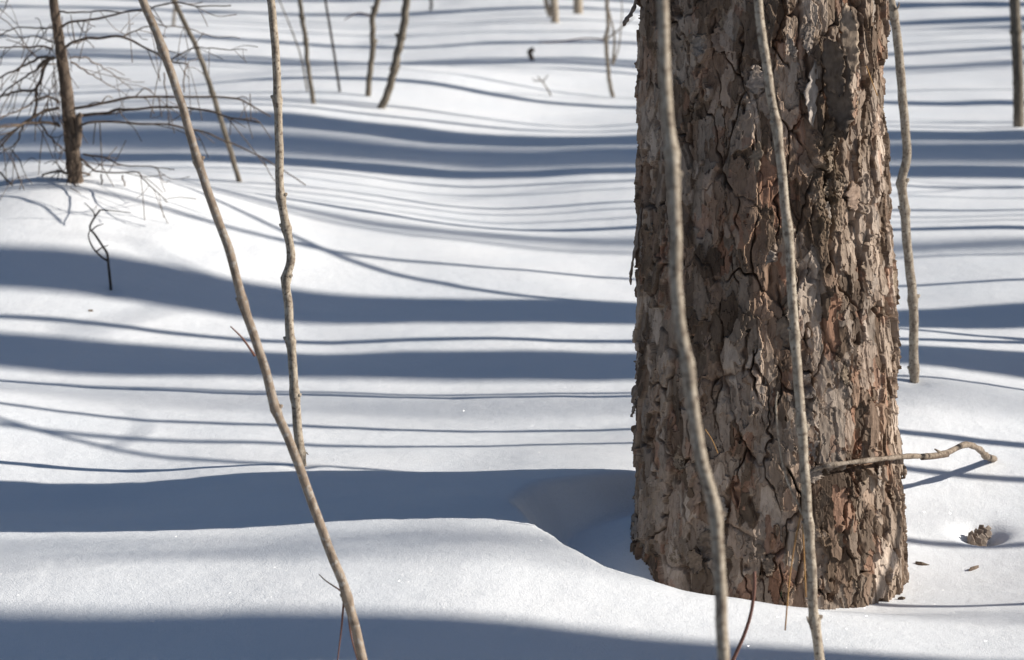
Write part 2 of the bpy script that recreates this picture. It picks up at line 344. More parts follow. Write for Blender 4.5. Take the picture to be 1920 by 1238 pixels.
zt = 1.12; zb = -.26
# the wood under the bark, and the trunk above the frame
zc = np.concatenate([np.linspace(-.35, zt-.03, 30), np.linspace(zt, 3.0, 220), np.linspace(3.05, 13, 120)]); tc_ = np.linspace(-np.pi, np.pi, 241)[:-1]
TH, ZZ = np.meshgrid(tc_, zc); Hc, _, _, Cc = bark(TH, ZZ); Hc = np.where(ZZ < zt-.01, -.03, Hc)
rt = np.where(ZZ > 1.2, radius(ZZ)*(1-(np.clip(ZZ, 1.2, 13)-1.2)/26), radius(ZZ))+Hc
P = np.stack([axis_x(np.minimum(ZZ, 1.4))+rt*np.sin(TH), TC[1]-rt*np.cos(TH), ZZ], -1).reshape(-1, 3); n2 = len(tc_); ii = np.arange(len(zc)*n2).reshape(len(zc), n2); jj = np.roll(ii, -1, 1)
me = mesh_np('trunk', P, np.stack([ii[:-1], jj[:-1], jj[1:], ii[1:]], -1).reshape(-1, 4)); set_col(me, Cc.reshape(-1, 3))
trunk = link('trunk', me, M_BARK, pine)
# bark plates of the part in view, each one its own piece
nth, nz = 760, 980
th = np.linspace(R(-128), R(132), nth); zs = np.linspace(zb, zt, nz); TH, ZZ = np.meshgrid(th, zs)
Hb, CI, CJ, CB = bark(TH, ZZ); PB = trunk_point(TH, ZZ, Hb).reshape(-1, 3); CB = CB.reshape(-1, 3)
ii = np.arange(nth*nz).reshape(nz, nth); Q = np.stack([ii[:-1, :-1], ii[:-1, 1:], ii[1:, 1:], ii[1:, :-1]], -1).reshape(-1, 4)
pid = ((CI+500)*5000+(CJ+500)).astype(np.int64); qid = pid[:-1, :-1].reshape(-1)
ids, inv, cnt = np.unique(qid, return_inverse=True, return_counts=True)
fc = TH[:-1, :-1].reshape(-1); face = np.bincount(inv, weights=np.cos(fc+R(6)))       # how much of a plate faces the viewer
keep = set(np.argsort(-face)[:290].tolist()); order = np.argsort(inv, kind='stable'); st = np.concatenate([[0], np.cumsum(cnt)])
rest = []
def plate(name, quads):
    vi, loc = np.unique(quads, return_inverse=True); me = mesh_np(name, PB[vi], loc.reshape(-1, 4), False); set_col(me, CB[vi]); return link(name, me, M_BARK, trunk)
for k in range(len(ids)):
    qs = order[st[k]:st[k+1]]
    if k in keep: plate('bark_plate', Q[qs])
    else: rest.append(qs)
if rest: tag(plate('bark', Q[np.concatenate(rest)]), kind='stuff')
# the bark behind, closing the ring
th2 = np.linspace(R(132), R(232), 90); zs2 = np.linspace(zb, zt, 240); T2, Z2 = np.meshgrid(th2, zs2); Tm = np.where(T2 > np.pi, T2-2*np.pi, T2)
H2, _, _, C2 = bark(Tm, Z2); ii = np.arange(T2.size).reshape(T2.shape)
me = mesh_np('back_bark', trunk_point(T2, Z2, H2).reshape(-1, 3), np.stack([ii[:-1, :-1], ii[:-1, 1:], ii[1:, 1:], ii[1:, :-1]], -1).reshape(-1, 4)); set_col(me, C2.reshape(-1, 3))
tag(link('back_bark', me, M_BARK, trunk), kind='stuff')
# flakes that stand off the trunk
rng = np.random.RandomState(7)
def flake(th0, z0, w, h, lift, hinge, curl, col, seed, off=.004, name='bark_flake'):
    """a thin curved scale; hinge: -1 held at its left edge, 1 right, 0 along the middle, 2 at the top"""
    nu, nv = 8, 17; r_ = np.random.RandomState(seed); u = np.linspace(-1, 1, nu); v = np.linspace(-1, 1, nv); U, Vv = np.meshgrid(u, v)
    wid = np.clip(1-np.abs(v)**2.6*.75+.30*r_.randn(nv)*.6, .18, 1.25)[:, None]; sh = np.cumsum(r_.randn(nv)*.09)[:, None]
    S = (U*wid*.5+sh*.5)*w; Z = Vv*h*.5*(1+.06*r_.randn(1, nu))+.05*h*U*r_.randn()
    if hinge == 0: D = lift*(np.abs(U)**2)
    elif hinge == 2: D = lift*(.5-.5*Vv)**1.4
    else: D = lift*((1-hinge*U)*.5)**1.3
    D = D+curl*(Vv**2)*lift*.5+.0012*r_.randn(nv, nu)+off
    hb = bark(np.full(1, th0), np.full(1, z0))[0][0]; hb = max(hb, .004)
    out = trunk_point(th0+S/.215, z0+Z, hb+D); inn = trunk_point(th0+S/.215, z0+Z, hb+D-.0022)
    V3 = np.vstack([out.reshape(-1, 3), inn.reshape(-1, 3)]); n = nu*nv; a = np.arange(n).reshape(nv, nu)
    F = [(a[i, j], a[i, j+1], a[i+1, j+1], a[i+1, j]) for i in range(nv-1) for j in range(nu-1)]; F += [(n+f[3], n+f[2], n+f[1], n+f[0]) for f in F]
    ring = list(a[0])+list(a[1:, -1])+list(a[-1, -2::-1])+list(a[-2:0:-1, 0])
    F += [(ring[(i+1) % len(ring)], ring[i], ring[i]+n, ring[(i+1) % len(ring)]+n) for i in range(len(ring))]
    me = mesh_np(name, V3, np.array(F)); cc = np.array(col)*(1+.12*r_.randn(len(V3), 1)); set_col(me, np.clip(cc, .03, .6)); return link(name, me, M_BARK, trunk)
PAL = [(.30, .25, .21), (.32, .26, .215), (.22, .165, .122), (.29, .21, .16), (.26, .20, .145)]
for k in range(100):
    t0 = R(rng.uniform(-105, 105)); z0 = rng.uniform(-.05, 1.05)
    flake(t0, z0, rng.uniform(.012, .030), rng.uniform(.022, .060), rng.uniform(.0015, .006), rng.choice([-1, 1, 0, 2, 2]), rng.uniform(-.5, .8), PAL[rng.randint(5)], 100+k, off=rng.uniform(-.004, .001))
for k in range(10):                                   # shaggy slivers along both edges of the trunk
    sd = -1 if rng.rand() < .5 else 1
    flake(R(sd*rng.uniform(76, 100)), rng.uniform(-.05, 1.0), rng.uniform(.006, .016), rng.uniform(.025, .085), rng.uniform(.003, .009), 2 if rng.rand() < .7 else -sd, rng.uniform(-.3, .6), PAL[rng.randint(5)], 400+k)
def zpx(py): return at(1430, py, TC[1]-.2)[2]
tag(flake(R(27), zpx(165), .030, .120, .036, -1, -.1, (.13, .10, .078), 907, off=.004, name='hanging_bark_slab'), 'brown slab of bark standing off the trunk')
flake(R(25), zpx(125), .020, .085, .030, -1, .2, (.16, .12, .09), 911, off=.007); flake(R(29), zpx(215), .022, .080, .022, -1, .1, (.12, .092, .072), 913, off=.006); flake(R(23.5), zpx(255), .014, .05, .016, -1, .1, (.15, .105, .07), 915, off=.006)
flake(R(36), zpx(75), .026, .10, .014, -1, 0, (.31, .24, .18), 902); flake(R(16), zpx(175), .024, .10, .012, 1, .2, (.38, .33, .29), 903)
flake(R(-83), zpx(480), .03, .13, .02, 2, -.2, (.24, .19, .155), 904); flake(R(-88), zpx(20), .03, .07, .022, 2, .6, (.24, .18, .14), 905)

# ------------------------------------------------------------------ stems
rng = np.random.RandomState(3)
def stem_points(pts, Y0, lean=0., below=None):
    P = np.array(pts, float); base_z = at(P[-1, 0], P[-1, 1], Y0)[2]
    out = []
    for px, py in P[::-1]:                            # from the foot upwards
        q = at(px, py, Y0); q = at(px, py, Y0+lean*(q[2]-base_z)); out.append(q)
    return np.array(out)
def stem(name, label, cat, pts, w, m, Y=None, lean=0., up=1.2, tip=.5, nodes=(), group=None, top_dir=None, twigs=(), wob=.0012, sides=10, buds=True, tm=None):
    """pts: survey spots from the top of the frame down to the foot; w: thickness in photo pixels at the foot"""
    if Y is None: f = drop(*pts[-1]); Y = f[1]
    P = stem_points(pts, Y, lean); dep = Y*CP+.15
    r0 = w/2/FPX*dep
    d0 = P[0]-P[1]; d0 /= np.linalg.norm(d0); foot = P[0].copy(); k = 0
    while foot[2] > float(ground(foot[0], foot[1]))-.06 and k < 400: foot = foot+d0*.01; k += 1
    P = np.vstack([foot, P]); P = P[np.argsort(P[:, 2])]
    d1 = P[-1]-P[-2]; d1 /= np.linalg.norm(d1)
    if up: 
        d2 = d1*.6+np.array([0, 0, .4]) if top_dir is None else np.array(top_dir); d2 /= np.linalg.norm(d2)
        P = np.vstack([P, P[-1]+d1*up*.4, P[-1]+d1*up*.4+d2*up*.6])
    C = spline(P, 10); ln = np.concatenate([[0], np.cumsum(np.linalg.norm(np.diff(C, axis=0), axis=1))]); t = ln/ln[-1]
    # resample evenly so that nodes show
    n = int(np.clip(ln[-1]/.012, 30, 260)); tt = np.linspace(0, 1, n); C = np.stack([np.interp(tt, t, C[:, i]) for i in range(3)], -1)
    r = r0*(1-(1-tip)*tt)
    zs_ = C[:, 2]; sd = hash(name+label) % 1000
    for ny_ in nodes:
        zn = np.interp(ny_, [p[1] for p in pts], [q for q in stem_points(pts, Y, lean)[::-1, 2]])
        dz = zs_-zn; r = r*(1+.30*np.exp(-(dz/.008)**2))
    r = r*(1+.06*noise2(tt*ln[-1]/.03, tt*0+sd, 5)); C = C+np.stack([noise2(tt*ln[-1]/.05, tt*0+sd+k*7.3, 6)*wob for k in range(3)], -1)
    root = empty(name, tuple(C[0]+np.array([0, 0, .05]))); tag(root, label, cat, group)
    mb = MB().tube(C, r, sides)
    if buds:
        for i, ny_ in enumerate(nodes):
            zn = np.interp(ny_, [p[1] for p in pts], [q for q in stem_points(pts, Y, lean)[::-1, 2]]); j = int(np.argmin(abs(zs_-zn)))
            sg = 1 if i % 2 else -1; d = np.array([sg*.9, rng.uniform(-.4, .2), .6]); d /= np.linalg.norm(d)
            mb.tube([C[j], C[j]+d*r[j]*1.15, C[j]+d*r[j]*1.5], [r[j]*.5, r[j]*.4, r[j]*.15], 6)
    mb.build('stem', m, root)
    for tw in twigs:                                  # (points, width px[, material])
        q = np.array(tw[0], float); yy = Y+lean*.3+np.linspace(0, tw[3] if len(tw) > 3 else 0, len(q)); T_ = spline(at(q[:, 0], q[:, 1], yy), 5)
        MB().tube(T_, np.linspace(tw[1], tw[1]*.45, len(T_))/2/FPX*dep, 6).build('twig', tw[2] if len(tw) > 2 else (tm or m), root)
    return root
stem('leaning_sapling', 'pale bare sapling leaning left across the left side, foot below the frame', 'sapling',
     [(268, 0), (292, 60), (308, 100), (340, 195), (366, 285), (395, 375), (430, 470), (458, 575), (490, 670), (517, 765), (550, 845), (590, 955), (625, 1050), (651, 1118), (680, 1238)], 19, M_STEM_RED, Y=3.30, lean=.04, up=1.0, tip=.62,
     nodes=(92, 300, 572, 765, 1118), twigs=[([(652, 1120), (636, 1106), (612, 1090), (598, 1077)], 4, M_TWIGRED), ([(645, 1122), (640, 1180), (632, 1245)], 4.5, M_TWIGRED), ([(650, 1124), (658, 1190), (672, 1245)], 4.5, M_TWIGRED), ([(478, 668), (455, 635), (432, 612)], 5, M_TWIGRED)])
stem('upright_sapling', 'kinked bare sapling standing upright in the snow beside the leaning one', 'sapling',
     [(508, 0), (517, 100), (521, 200), (524, 300), (526, 370), (538, 430), (546, 485), (536, 525), (541, 580), (545, 640), (550, 700), (554, 760), (560, 820), (566, 874)], 18, M_STEM, lean=.02, up=1.1, tip=.6, nodes=(190, 370, 428, 522, 640, 740, 850),
     twigs=[([(566, 852), (574, 849), (578, 853)], 4)])
stem('blurred_sapling', 'pale out-of-focus sapling crossing in front of the pine trunk, nearest the camera', 'sapling',
     [(1242, 0), (1245, 100), (1250, 200), (1262, 305), (1266, 420), (1267, 520), (1275, 610), (1293, 710), (1304, 800), (1322, 890), (1342, 970), (1348, 1060), (1353, 1160), (1357, 1238)], 25, M_STEM, Y=2.3, lean=.05, up=.8, tip=.75, nodes=(290, 345, 690, 965))
stem('thin_sapling', 'slim pale sapling with small nodes in front of the sunlit side of the pine', 'sapling',
     [(1421, 0), (1432, 90), (1446, 180), (1457, 245), (1467, 340), (1478, 440), (1483, 520), (1489, 620), (1497, 720), (1503, 800), (1509, 880), (1514, 960), (1521, 1060), (1526, 1150), (1537, 1238)], 19.5, M_STEM, Y=3.18, lean=.06, up=.9, tip=.7, nodes=(242, 430, 630, 798, 990, 1165),
     twigs=[([(1524, 1172), (1516, 1166), (1513, 1156)], 6), ([(1514, 985), (1496, 945), (1474, 895), (1462, 840), (1455, 765), (1458, 735)], 5)])
stem('reddish_shoot', 'short blurred red-brown shoot in front of the pine foot', 'shoot', [(1415, 1072), (1414, 1110), (1408, 1150), (1394, 1195), (1374, 1240)], 10, M_TWIGRED, Y=3.08, up=0, tip=.6, buds=False)
stem('right_sapling', 'knobbly bare sapling just right of the pine trunk', 'sapling',
     [(1670, 0), (1680, 55), (1687, 120), (1692, 180), (1698, 250), (1700, 300), (1690, 343), (1697, 395), (1699, 440), (1705, 500), (1713, 580), (1713, 640), (1714, 716)], 18, M_STEM, lean=.02, up=1.2, tip=.8, nodes=(25, 345, 395, 565, 692), twigs=[([(1676, 20), (1684, 14), (1686, 4)], 5)])
stem('far_right_stem', 'grey-brown straight young stem at the right edge of the picture', 'sapling', [(1902, 0), (1905, 60), (1909, 150), (1910, 238)], 21, M_STEM_GREY, lean=.0, up=2.5, tip=.8, nodes=(60,), buds=False)
stem('slanting_sapling', 'thin olive-brown sapling slanting left behind the leaning one', 'sapling', [(325, 0), (352, 55), (375, 105), (395, 165), (408, 205), (425, 260), (440, 310), (449, 341)], 10, M_STEM_GREY, up=1.5, tip=.75, nodes=(175,), wob=.002)
stem('background_sapling', 'thin grey sapling left of the thin dark twig in the background', 'sapling', [(562, 0), (567, 35), (574, 85), (578, 130), (588, 195)], 9, M_STEM_GREY, up=2, tip=.7, wob=.004, nodes=(35, 80))
stem('background_twig', 'very thin dark straight twig between two background saplings', 'twig', [(610, 0), (620, 60), (628, 110), (637, 172)], 5, M_STEM_DARK, up=1.2, tip=.7, buds=False)
stem('crooked_sapling', 'crooked dark sapling left of the thick leaning background stem', 'sapling', [(708, 0), (698, 40), (700, 85), (694, 130), (690, 180)], 11, M_STEM_GREY, up=2, tip=.8, wob=.006, nodes=(20, 80), twigs=[([(696, 30), (670, 25), (645, 38)], 4, M_TWIGRED)])
stem('leaning_grey_sapling', 'thicker dark grey stem leaning right in the middle background', 'sapling', [(763, 0), (757, 45), (748, 90), (738, 135), (726, 175), (714, 203)], 15, M_STEM_GREY, up=2, tip=.75, wob=.006, nodes=(70, 130))
stem('twiggy_sapling', 'thin twiggy sapling in the background just left of the pine trunk', 'sapling', [(1138, 0), (1140, 45), (1136, 80), (1140, 120), (1143, 155), (1149, 183)], 8, M_STEM, up=1.5, tip=.7, wob=.004, nodes=(75,),
     twigs=[([(1136, 75), (1100, 72), (1050, 78), (1010, 80)], 3.5, M_TWIGRED), ([(1140, 72), (1165, 52), (1190, 32)], 4), ([(1149, 122), (1152, 70), (1142, 20)], 6), ([(1149, 122), (1160, 90), (1166, 30), (1165, 0)], 3.5)])
stem('forked_stump_stem', 'pale thick stem with a stub at the top of the picture left of the pine', 'sapling', [(1038, 0), (1040, 20), (1041, 43)], 15, M_STEM, up=2, tip=.85, twigs=[([(1034, 30), (1026, 12), (1020, -20)], 14)], buds=False)
stem('short_pale_stem', 'pale stem at the top edge beside the forked one', 'sapling', [(1084, 0), (1084, 12), (1084, 26)], 18, M_STEM, up=2, tip=.85, buds=False)
stem('thin_brown_stem', 'faint thin stem at the top left between conifer and leaning sapling', 'sapling', [(330, 0), (327, 25), (325, 50)], 6, M_STEM, up=1.2, tip=.8, buds=False)
stem('faint_twig', 'faint hair-thin slanting twig left of the grey background sapling', 'twig', [(530, 15), (548, 60), (565, 110), (576, 172)], 3.5, M_STEM_GREY, up=.3, tip=.5, buds=False)
stem('top_twig', 'short dark twig at the top of the picture in mid background', 'twig', [(808, 0), (809, 10), (807, 20)], 6, M_STEM_DARK, up=.6, tip=.6, buds=False)
stem('hooked_snow_stub', 'small hooked twig end poking out of background snow', 'twig', [(1001, 92), (993, 97), (996, 107), (998, 113)], 9, M_TWIG, up=0, tip=1., buds=False)
stem('tiny_twig', 'tiny branched grey twig lying over background snow near the twiggy sapling', 'twig', [(1008, 143), (1018, 155), (1026, 166), (1033, 180)], 3.5, M_STEM_GREY, up=0, tip=.6, buds=False, twigs=[([(1018, 153), (1024, 146), (1028, 140)], 3), ([(1014, 151), (1004, 152), (998, 147)], 3)])
# the small dark twig in the shade on the left
stem('dark_branched_twig', 'small dark branched twig standing in the shaded snow at left', 'twig', [(188, 394), (178, 408), (168, 428), (178, 440), (192, 462), (201, 476), (204, 500), (208, 545)], 6, M_STEM_DARK, up=0, tip=.6, buds=False,
     twigs=[([(203, 490), (188, 480), (174, 464), (166, 444), (169, 430)], 4.5), ([(181, 472), (190, 465), (203, 460)], 3.5), ([(172, 432), (182, 424), (194, 420)], 3), ([(178, 407), (174, 396), (158, 380)], 3), ([(188, 394), (205, 395), (245, 399)], 3)])

# the branch lying over the snow, its end against the trunk
def Ygr(px, py): return drop(px, py)[1]
bp = [(1516, 884, 3.925), (1560, 872, 3.915), (1640, 862, 3.965), (1700, 856, 4.05), (1745, 855, 4.14), (1775, 849, 4.22), (1810, 834, 4.36), (1835, 842, 4.5), (1848, 855, 4.58), (1864, 861, Ygr(1864, 861))]
BC = spline(np.array([at(a, b, c) for a, b, c in bp]), 8); tt = np.linspace(0, 1, len(BC))
br = empty('bent_branch', tuple(BC[-1])); tag(br, 'bent dead branch sticking out of the snow across the pine foot', 'branch')
MB().tube(BC, (.0035+.0035*tt)*(1+.30*noise2(tt*22, tt*0, 3)+.12*noise2(tt*70, tt*0, 4)), 9).build('stem', M_BRANCH, br)
MB().tube(spline([at(1775, 852, 4.21), at(1750, 857, 4.15), at(1728, 860, 4.10)], 5), np.linspace(.006, .003, 11), 7).build('peeling_strip', M_DEAD, br)
for a, b in (((1762, 848), (1752, 842)), ((1690, 858), (1684, 866)), ((1600, 868), (1590, 861))):
    MB().tube([at(*a, 4.12), at(*b, 4.12)], [.003, .0012], 6).build('twig', M_STEM, br)
for lab, pts in (('dry pine needle hanging long beside the slim sapling', [(1502, 962), (1490, 1020), (1480, 1090), (1472, 1182)]), ('shorter dry pine needle hanging against the slim sapling', [(1504, 962), (1507, 1030), (1511, 1120)])):
    q = np.array(pts, float); tag(MB().tube(spline(at(q[:, 0], q[:, 1], 3.2), 6), .0011, 5).build('pine_needle', M_NEEDLE), lab, 'needle', 'dry needles caught on the saplings')
for lab, pts in (('orange dry needle stuck in the bark at mid trunk', [(1322, 805), (1335, 825), (1346, 850)]), ('thin dry needle stuck on the sunlit bark high up', [(1618, 105), (1630, 140), (1645, 180)]), ('straw-coloured needle lying on sunlit bark below the slab', [(1608, 190), (1600, 235), (1592, 285)]), ('green needle at the pine foot', [(1468, 1098), (1465, 1112), (1463, 1124)])):
    q = np.array(pts, float); tag(MB().tube(spline(at(q[:, 0], q[:, 1], TC[1]-TR*.98-.012 if pts[0][0] < 1560 else TC[1]-TR*.55-.02), 6), .0009, 5).build('pine_needle', M_NEEDLE if 'green' not in lab else M_GREEN), lab, 'needle', 'needles caught in the bark')

# ------------------------------------------------------------------ pine cone and crumbs in the snow
c0 = empty('pine_cone', tuple(cone_at)); tag(c0, 'weathered open cone half sunk in a hollow of the snow at right', 'cone')
ax = np.array([.45, .75, .38]); ax /= np.linalg.norm(ax); e1 = np.cross(ax, [0, 1, 0]); e1 /= np.linalg.norm(e1); e2 = np.cross(ax, e1)
cb = cone_at+np.array([-.010, -.006, -.020])
MB().tube([cb, cb+ax*.02, cb+ax*.042], [.009, .008, .003], 8).build('core', M_CONE, c0)
for k in range(34):
    f = k/34; a = k*2.4; d = e1*math.cos(a)+e2*math.sin(a); rr = .021*(1-.35*f)*(1+.15*rng.randn()); o = cb+ax*(.043*f); t_ = np.cross(ax, d); w = .0085*(1-.3*f)
    tip = o+d*rr+ax*(.006+.006*rng.rand()); mid = o+d*rr*.6+ax*.002; nn = ax*.0016
    V = [o+t_*w*.4, o-t_*w*.4, mid-t_*w, tip-t_*w*.7, tip+t_*w*.7, mid+t_*w]; V = V+[v-nn for v in V]
    F = [(0, 1, 2, 5), (5, 2, 3, 4), (11, 8, 7, 6), (10, 9, 8, 11)]+[(i, (i+1) % 6+0, (i+1) % 6+6, i+6)[::-1] for i in range(6)]
    MB().poly(V, F).build('scale', M_CONE, c0, smooth=False)
def crumb(label, px, py, ln, wd, ang, tilt, m, sd):
    c = drop(px, py); r_ = np.random.RandomState(sd); d = np.array([math.cos(ang), math.sin(ang), tilt]); d /= np.linalg.norm(d); t_ = np.cross([0, 0, 1], d); t_ /= np.linalg.norm(t_); up = np.cross(d, t_)
    V = []; n = 9
    for k in range(n):
        a = 2*math.pi*k/n; V.append(c+d*math.cos(a)*ln*.5*(1+.25*r_.randn()*.6)+t_*math.sin(a)*wd*.5*(1+.3*r_.randn()*.6)+up*(.004+.0012*r_.randn()))
    V = V+[v-up*.0035 for v in V]+[c+up*.0065]
    F = [(i, (i+1) % n, 2*n) for i in range(n)]+[((i+1) % n, i, i+n, (i+1) % n+n) for i in range(n)]+[tuple(range(2*n-1, n-1, -1))]
    tag(MB().poly(V, F).build('bark_crumb', m, smooth=False), label, 'bark flake', 'bark crumbs on the snow')
crumb('dark bark flake on the snow slope right of the pine foot', 1727, 1060, .024, .011, -.2, -.1, M_DEAD, 1)
crumb('thin bark sliver on the snow below the cone', 1826, 1068, .030, .004, .7, .2, M_DEAD, 2)
crumb('small brown bark crumb where the pine meets the snow', 1690, 1125, .012, .007, .3, 0, M_DEAD, 3)
crumb('tiny reddish crumb beside the line of thin shadow at far left', 170, 585, .012, .006, .1, 0, M_CONE, 4)

# ------------------------------------------------------------------ the dead young conifer at upper left
rng = np.random.RandomState(12); random.seed(5)
fb = drop(140, 341); YC = fb[1]
con = empty('dead_conifer', tuple(fb)); tag(con, 'small dead conifer with bare drooping branches and brown bark at upper left', 'tree')
tp = [(96, -60), (100, 0), (108, 55), (116, 110), (124, 165), (130, 225), (136, 285), (141, 338)]
P = stem_points(tp, YC); P = np.vstack([P[0]-np.array([0, 0, .12]), P, P[-1]+np.array([-.12, 0, .55]), P[-1]+np.array([-.2, .05, 1.3])]); C = spline(P, 8)
k_ = np.linspace(0, 1, len(C)); pxm = YC*CP/FPX
con_trunk = MB().tube(C, (17*(1-k_)+5*k_)*pxm*(1+.1*noise2(k_*30, k_*0, 3)), 12).build('trunk', M_DEAD, con)
MB().tube(spline(np.array([at(a, b, YC-.02) for a, b in ((144, 275), (148, 245), (147, 222), (153, 214))]), 5), np.linspace(8, 5, 16)*pxm, 8).build('branch_stub', M_DEAD, con)
BR = [  # zoomed survey, three times the photo's pixels
 ([(345, 155), (430, 118), (560, 105), (680, 75), (830, 50), (900, 30), (1010, 18), (1140, 35), (1300, 32)], 11),
 ([(330, 65), (420, 72), (560, 62), (700, 68), (820, 55)], 9),
 ([(370, 265), (450, 225), (560, 212), (690, 210), (790, 255), (890, 310), (960, 345), (1060, 362)], 13),
 ([(690, 208), (760, 170), (860, 145), (950, 148), (1080, 165), (1200, 205), (1350, 215)], 7),
 ([(420, 605), (600, 575), (760, 550), (960, 545), (1200, 548), (1350, 560), (1440, 610), (1520, 655)], 13),
 ([(450, 645), (580, 640), (680, 615), (780, 608), (980, 600), (1150, 620), (1300, 665), (1460, 690)], 15),
 ([(455, 705), (540, 685), (700, 690), (850, 700), (1010, 715), (1150, 750), (1280, 800), (1420, 860), (1540, 930), (1720, 1045)], 11),
 ([(400, 350), (480, 400), (560, 445), (650, 500)], 8), ([(390, 325), (480, 325), (560, 370), (650, 430), (750, 510)], 7),
 ([(470, 870), (600, 890), (680, 930), (840, 935), (980, 955)], 8),
 ([(450, 890), (520, 950), (570, 970), (700, 970), (770, 970), (800, 1000), (850, 1050), (940, 1140)], 9),
 ([(570, 980), (575, 1060), (610, 1150), (620, 1230)], 7), ([(690, 990), (710, 1070), (760, 1130), (820, 1185)], 7),
 ([(960, 340), (1050, 290), (1120, 270), (1250, 275), (1390, 280)], 7), ([(1030, 520), (1040, 420), (1060, 350), (1130, 325)], 6),
 ([(300, 160), (230, 155), (140, 155), (60, 165), (0, 195), (-60, 230)], 8), ([(300, 275), (230, 265), (120, 262), (0, 268), (-90, 280)], 10),
 ([(300, 330), (240, 325), (170, 350), (90, 390), (0, 435), (-90, 490)], 13), ([(300, 330), (250, 345), (190, 400), (110, 455), (0, 540), (-80, 620)], 11),
 ([(310, 320), (265, 350), (235, 430), (205, 500), (205, 580), (190, 650), (130, 700), (60, 760), (0, 830), (-60, 890)], 15),
 ([(330, 575), (280, 545), (220, 555), (150, 600), (60, 640), (0, 665)], 10), ([(330, 610), (250, 625), (190, 660), (110, 710), (0, 800), (-70, 850)], 13),
 ([(335, 710), (280, 690), (190, 690), (90, 705), (0, 720), (-90, 740)], 13), ([(205, 510), (110, 518), (60, 525), (0, 545), (-80, 575)], 13),
 ([(230, 700), (280, 770), (340, 825), (430, 900), (540, 960)], 9), ([(380, 975), (330, 965), (260, 975), (225, 1000)], 12),
 ([(0, 970), (50, 1025), (110, 1085), (160, 1115), (225, 1108)], 8), ([(460, 970), (520, 985), (560, 1000)], 10),
 ([(340, 1020), (325, 1065), (300, 1100), (318, 1110)], 8), ([(130, 700), (100, 790), (60, 830), (-30, 880)], 9), ([(60, 840), (110, 900), (130, 960), (180, 1040)], 6),
 ([(440, 1110), (490, 1160), (520, 1200), (545, 1160)], 7), ([(300, 240), (200, 205), (90, 210), (0, 190)], 7), ([(920, 410), (930, 500), (940, 600), (950, 680)], 6), ([(40, 0), (25, 50), (0, 95)], 5),
]
for i, (pts, w) in enumerate(BR):
    q = np.array(pts, float)/3; dd = rng.uniform(-.35, .35); n = len(q); yy = YC+np.linspace(0, dd, n)*(.4+.6*np.linspace(0, 1, n))
    C = spline(at(q[:, 0], q[:, 1], yy), 6); t = np.linspace(0, 1, len(C)); C = C+.004*np.stack([noise2(t*9, t*0+i*3.1+k, 2) for k in range(3)], -1)
    rr = (w/3*(1-t)+w/3*.42*t)*.5*pxm*(1+.12*noise2(t*25, t*0+i, 4)); rr = rr*1.45; b = MB().tube(C, rr, 6)
    for k in range(2+int(len(C)/7)):                  # dead twiglets
        j = rng.randint(2, len(C)-1); d = C[j]-C[j-1]; d /= np.linalg.norm(d)
        dv = d*.6+np.array([rng.randn()*.5, rng.randn()*.7, rng.randn()*.5-.35]); dv /= np.linalg.norm(dv); ll = rng.uniform(.04, .17)
        pts_ = [C[j], C[j]+dv*ll*.5+np.array([0, 0, .01*rng.randn()]), C[j]+dv*ll+np.array([0, 0, -.012+.01*rng.randn()])]
        b.tube(spline(pts_, 3), np.linspace(rr[j]*.5, .0012, 7), 4)
    b.build('branch', M_TWIG if i % 5 else M_DEAD, con)
hang = MB()                                           # dry needles and strands hanging on the trunk
for k in range(60):
    j = rng.rand(); p = at(100+40*j+rng.randn()*11, 10+330*j, YC-.02-.03*rng.rand()); ll = rng.uniform(.03, .11)
    hang.tube(spline([p, p+np.array([.012*rng.randn(), 0, -ll*.5]), p+np.array([.02*rng.randn(), .005, -ll])], 3), .0011, 4)
tag(hang.build('dry_needles', M_TWIG, con), kind='stuff')

# ------------------------------------------------------------------ the woods to the right, out of the frame, whose shadows lie on the snow
rng = np.random.RandomState(21)
def far_crown():
    mb = MB(); nd = MB()
    for k in range(34):
        z = 10.8+4.0*k/34; a = k*2.4; ln = (2.0*(1-(k/40))+.3)*rng.uniform(.7, 1.1); d = np.array([math.cos(a), math.sin(a), .12]); P = spline([np.array([0, 0, z]), d*ln*.5+[0, 0, z], d*ln+[0, 0, z+.25]], 4)
        mb.tube(P, np.linspace(.03, .008, len(P)), 5)
        for j in range(16):
            p = P[rng.randint(3, len(P))]+rng.randn(3)*.12
            for q in range(6):
                v = rng.randn(3); v /= np.linalg.norm(v); v = v*.20; s_ = np.cross(v, rng.randn(3)); s_ = s_/np.linalg.norm(s_)*.022
                nd.poly([p-s_, p+s_, p+v], [(0, 1, 2)])
    return mb, nd
cm, cn = far_crown(); LIMB = None
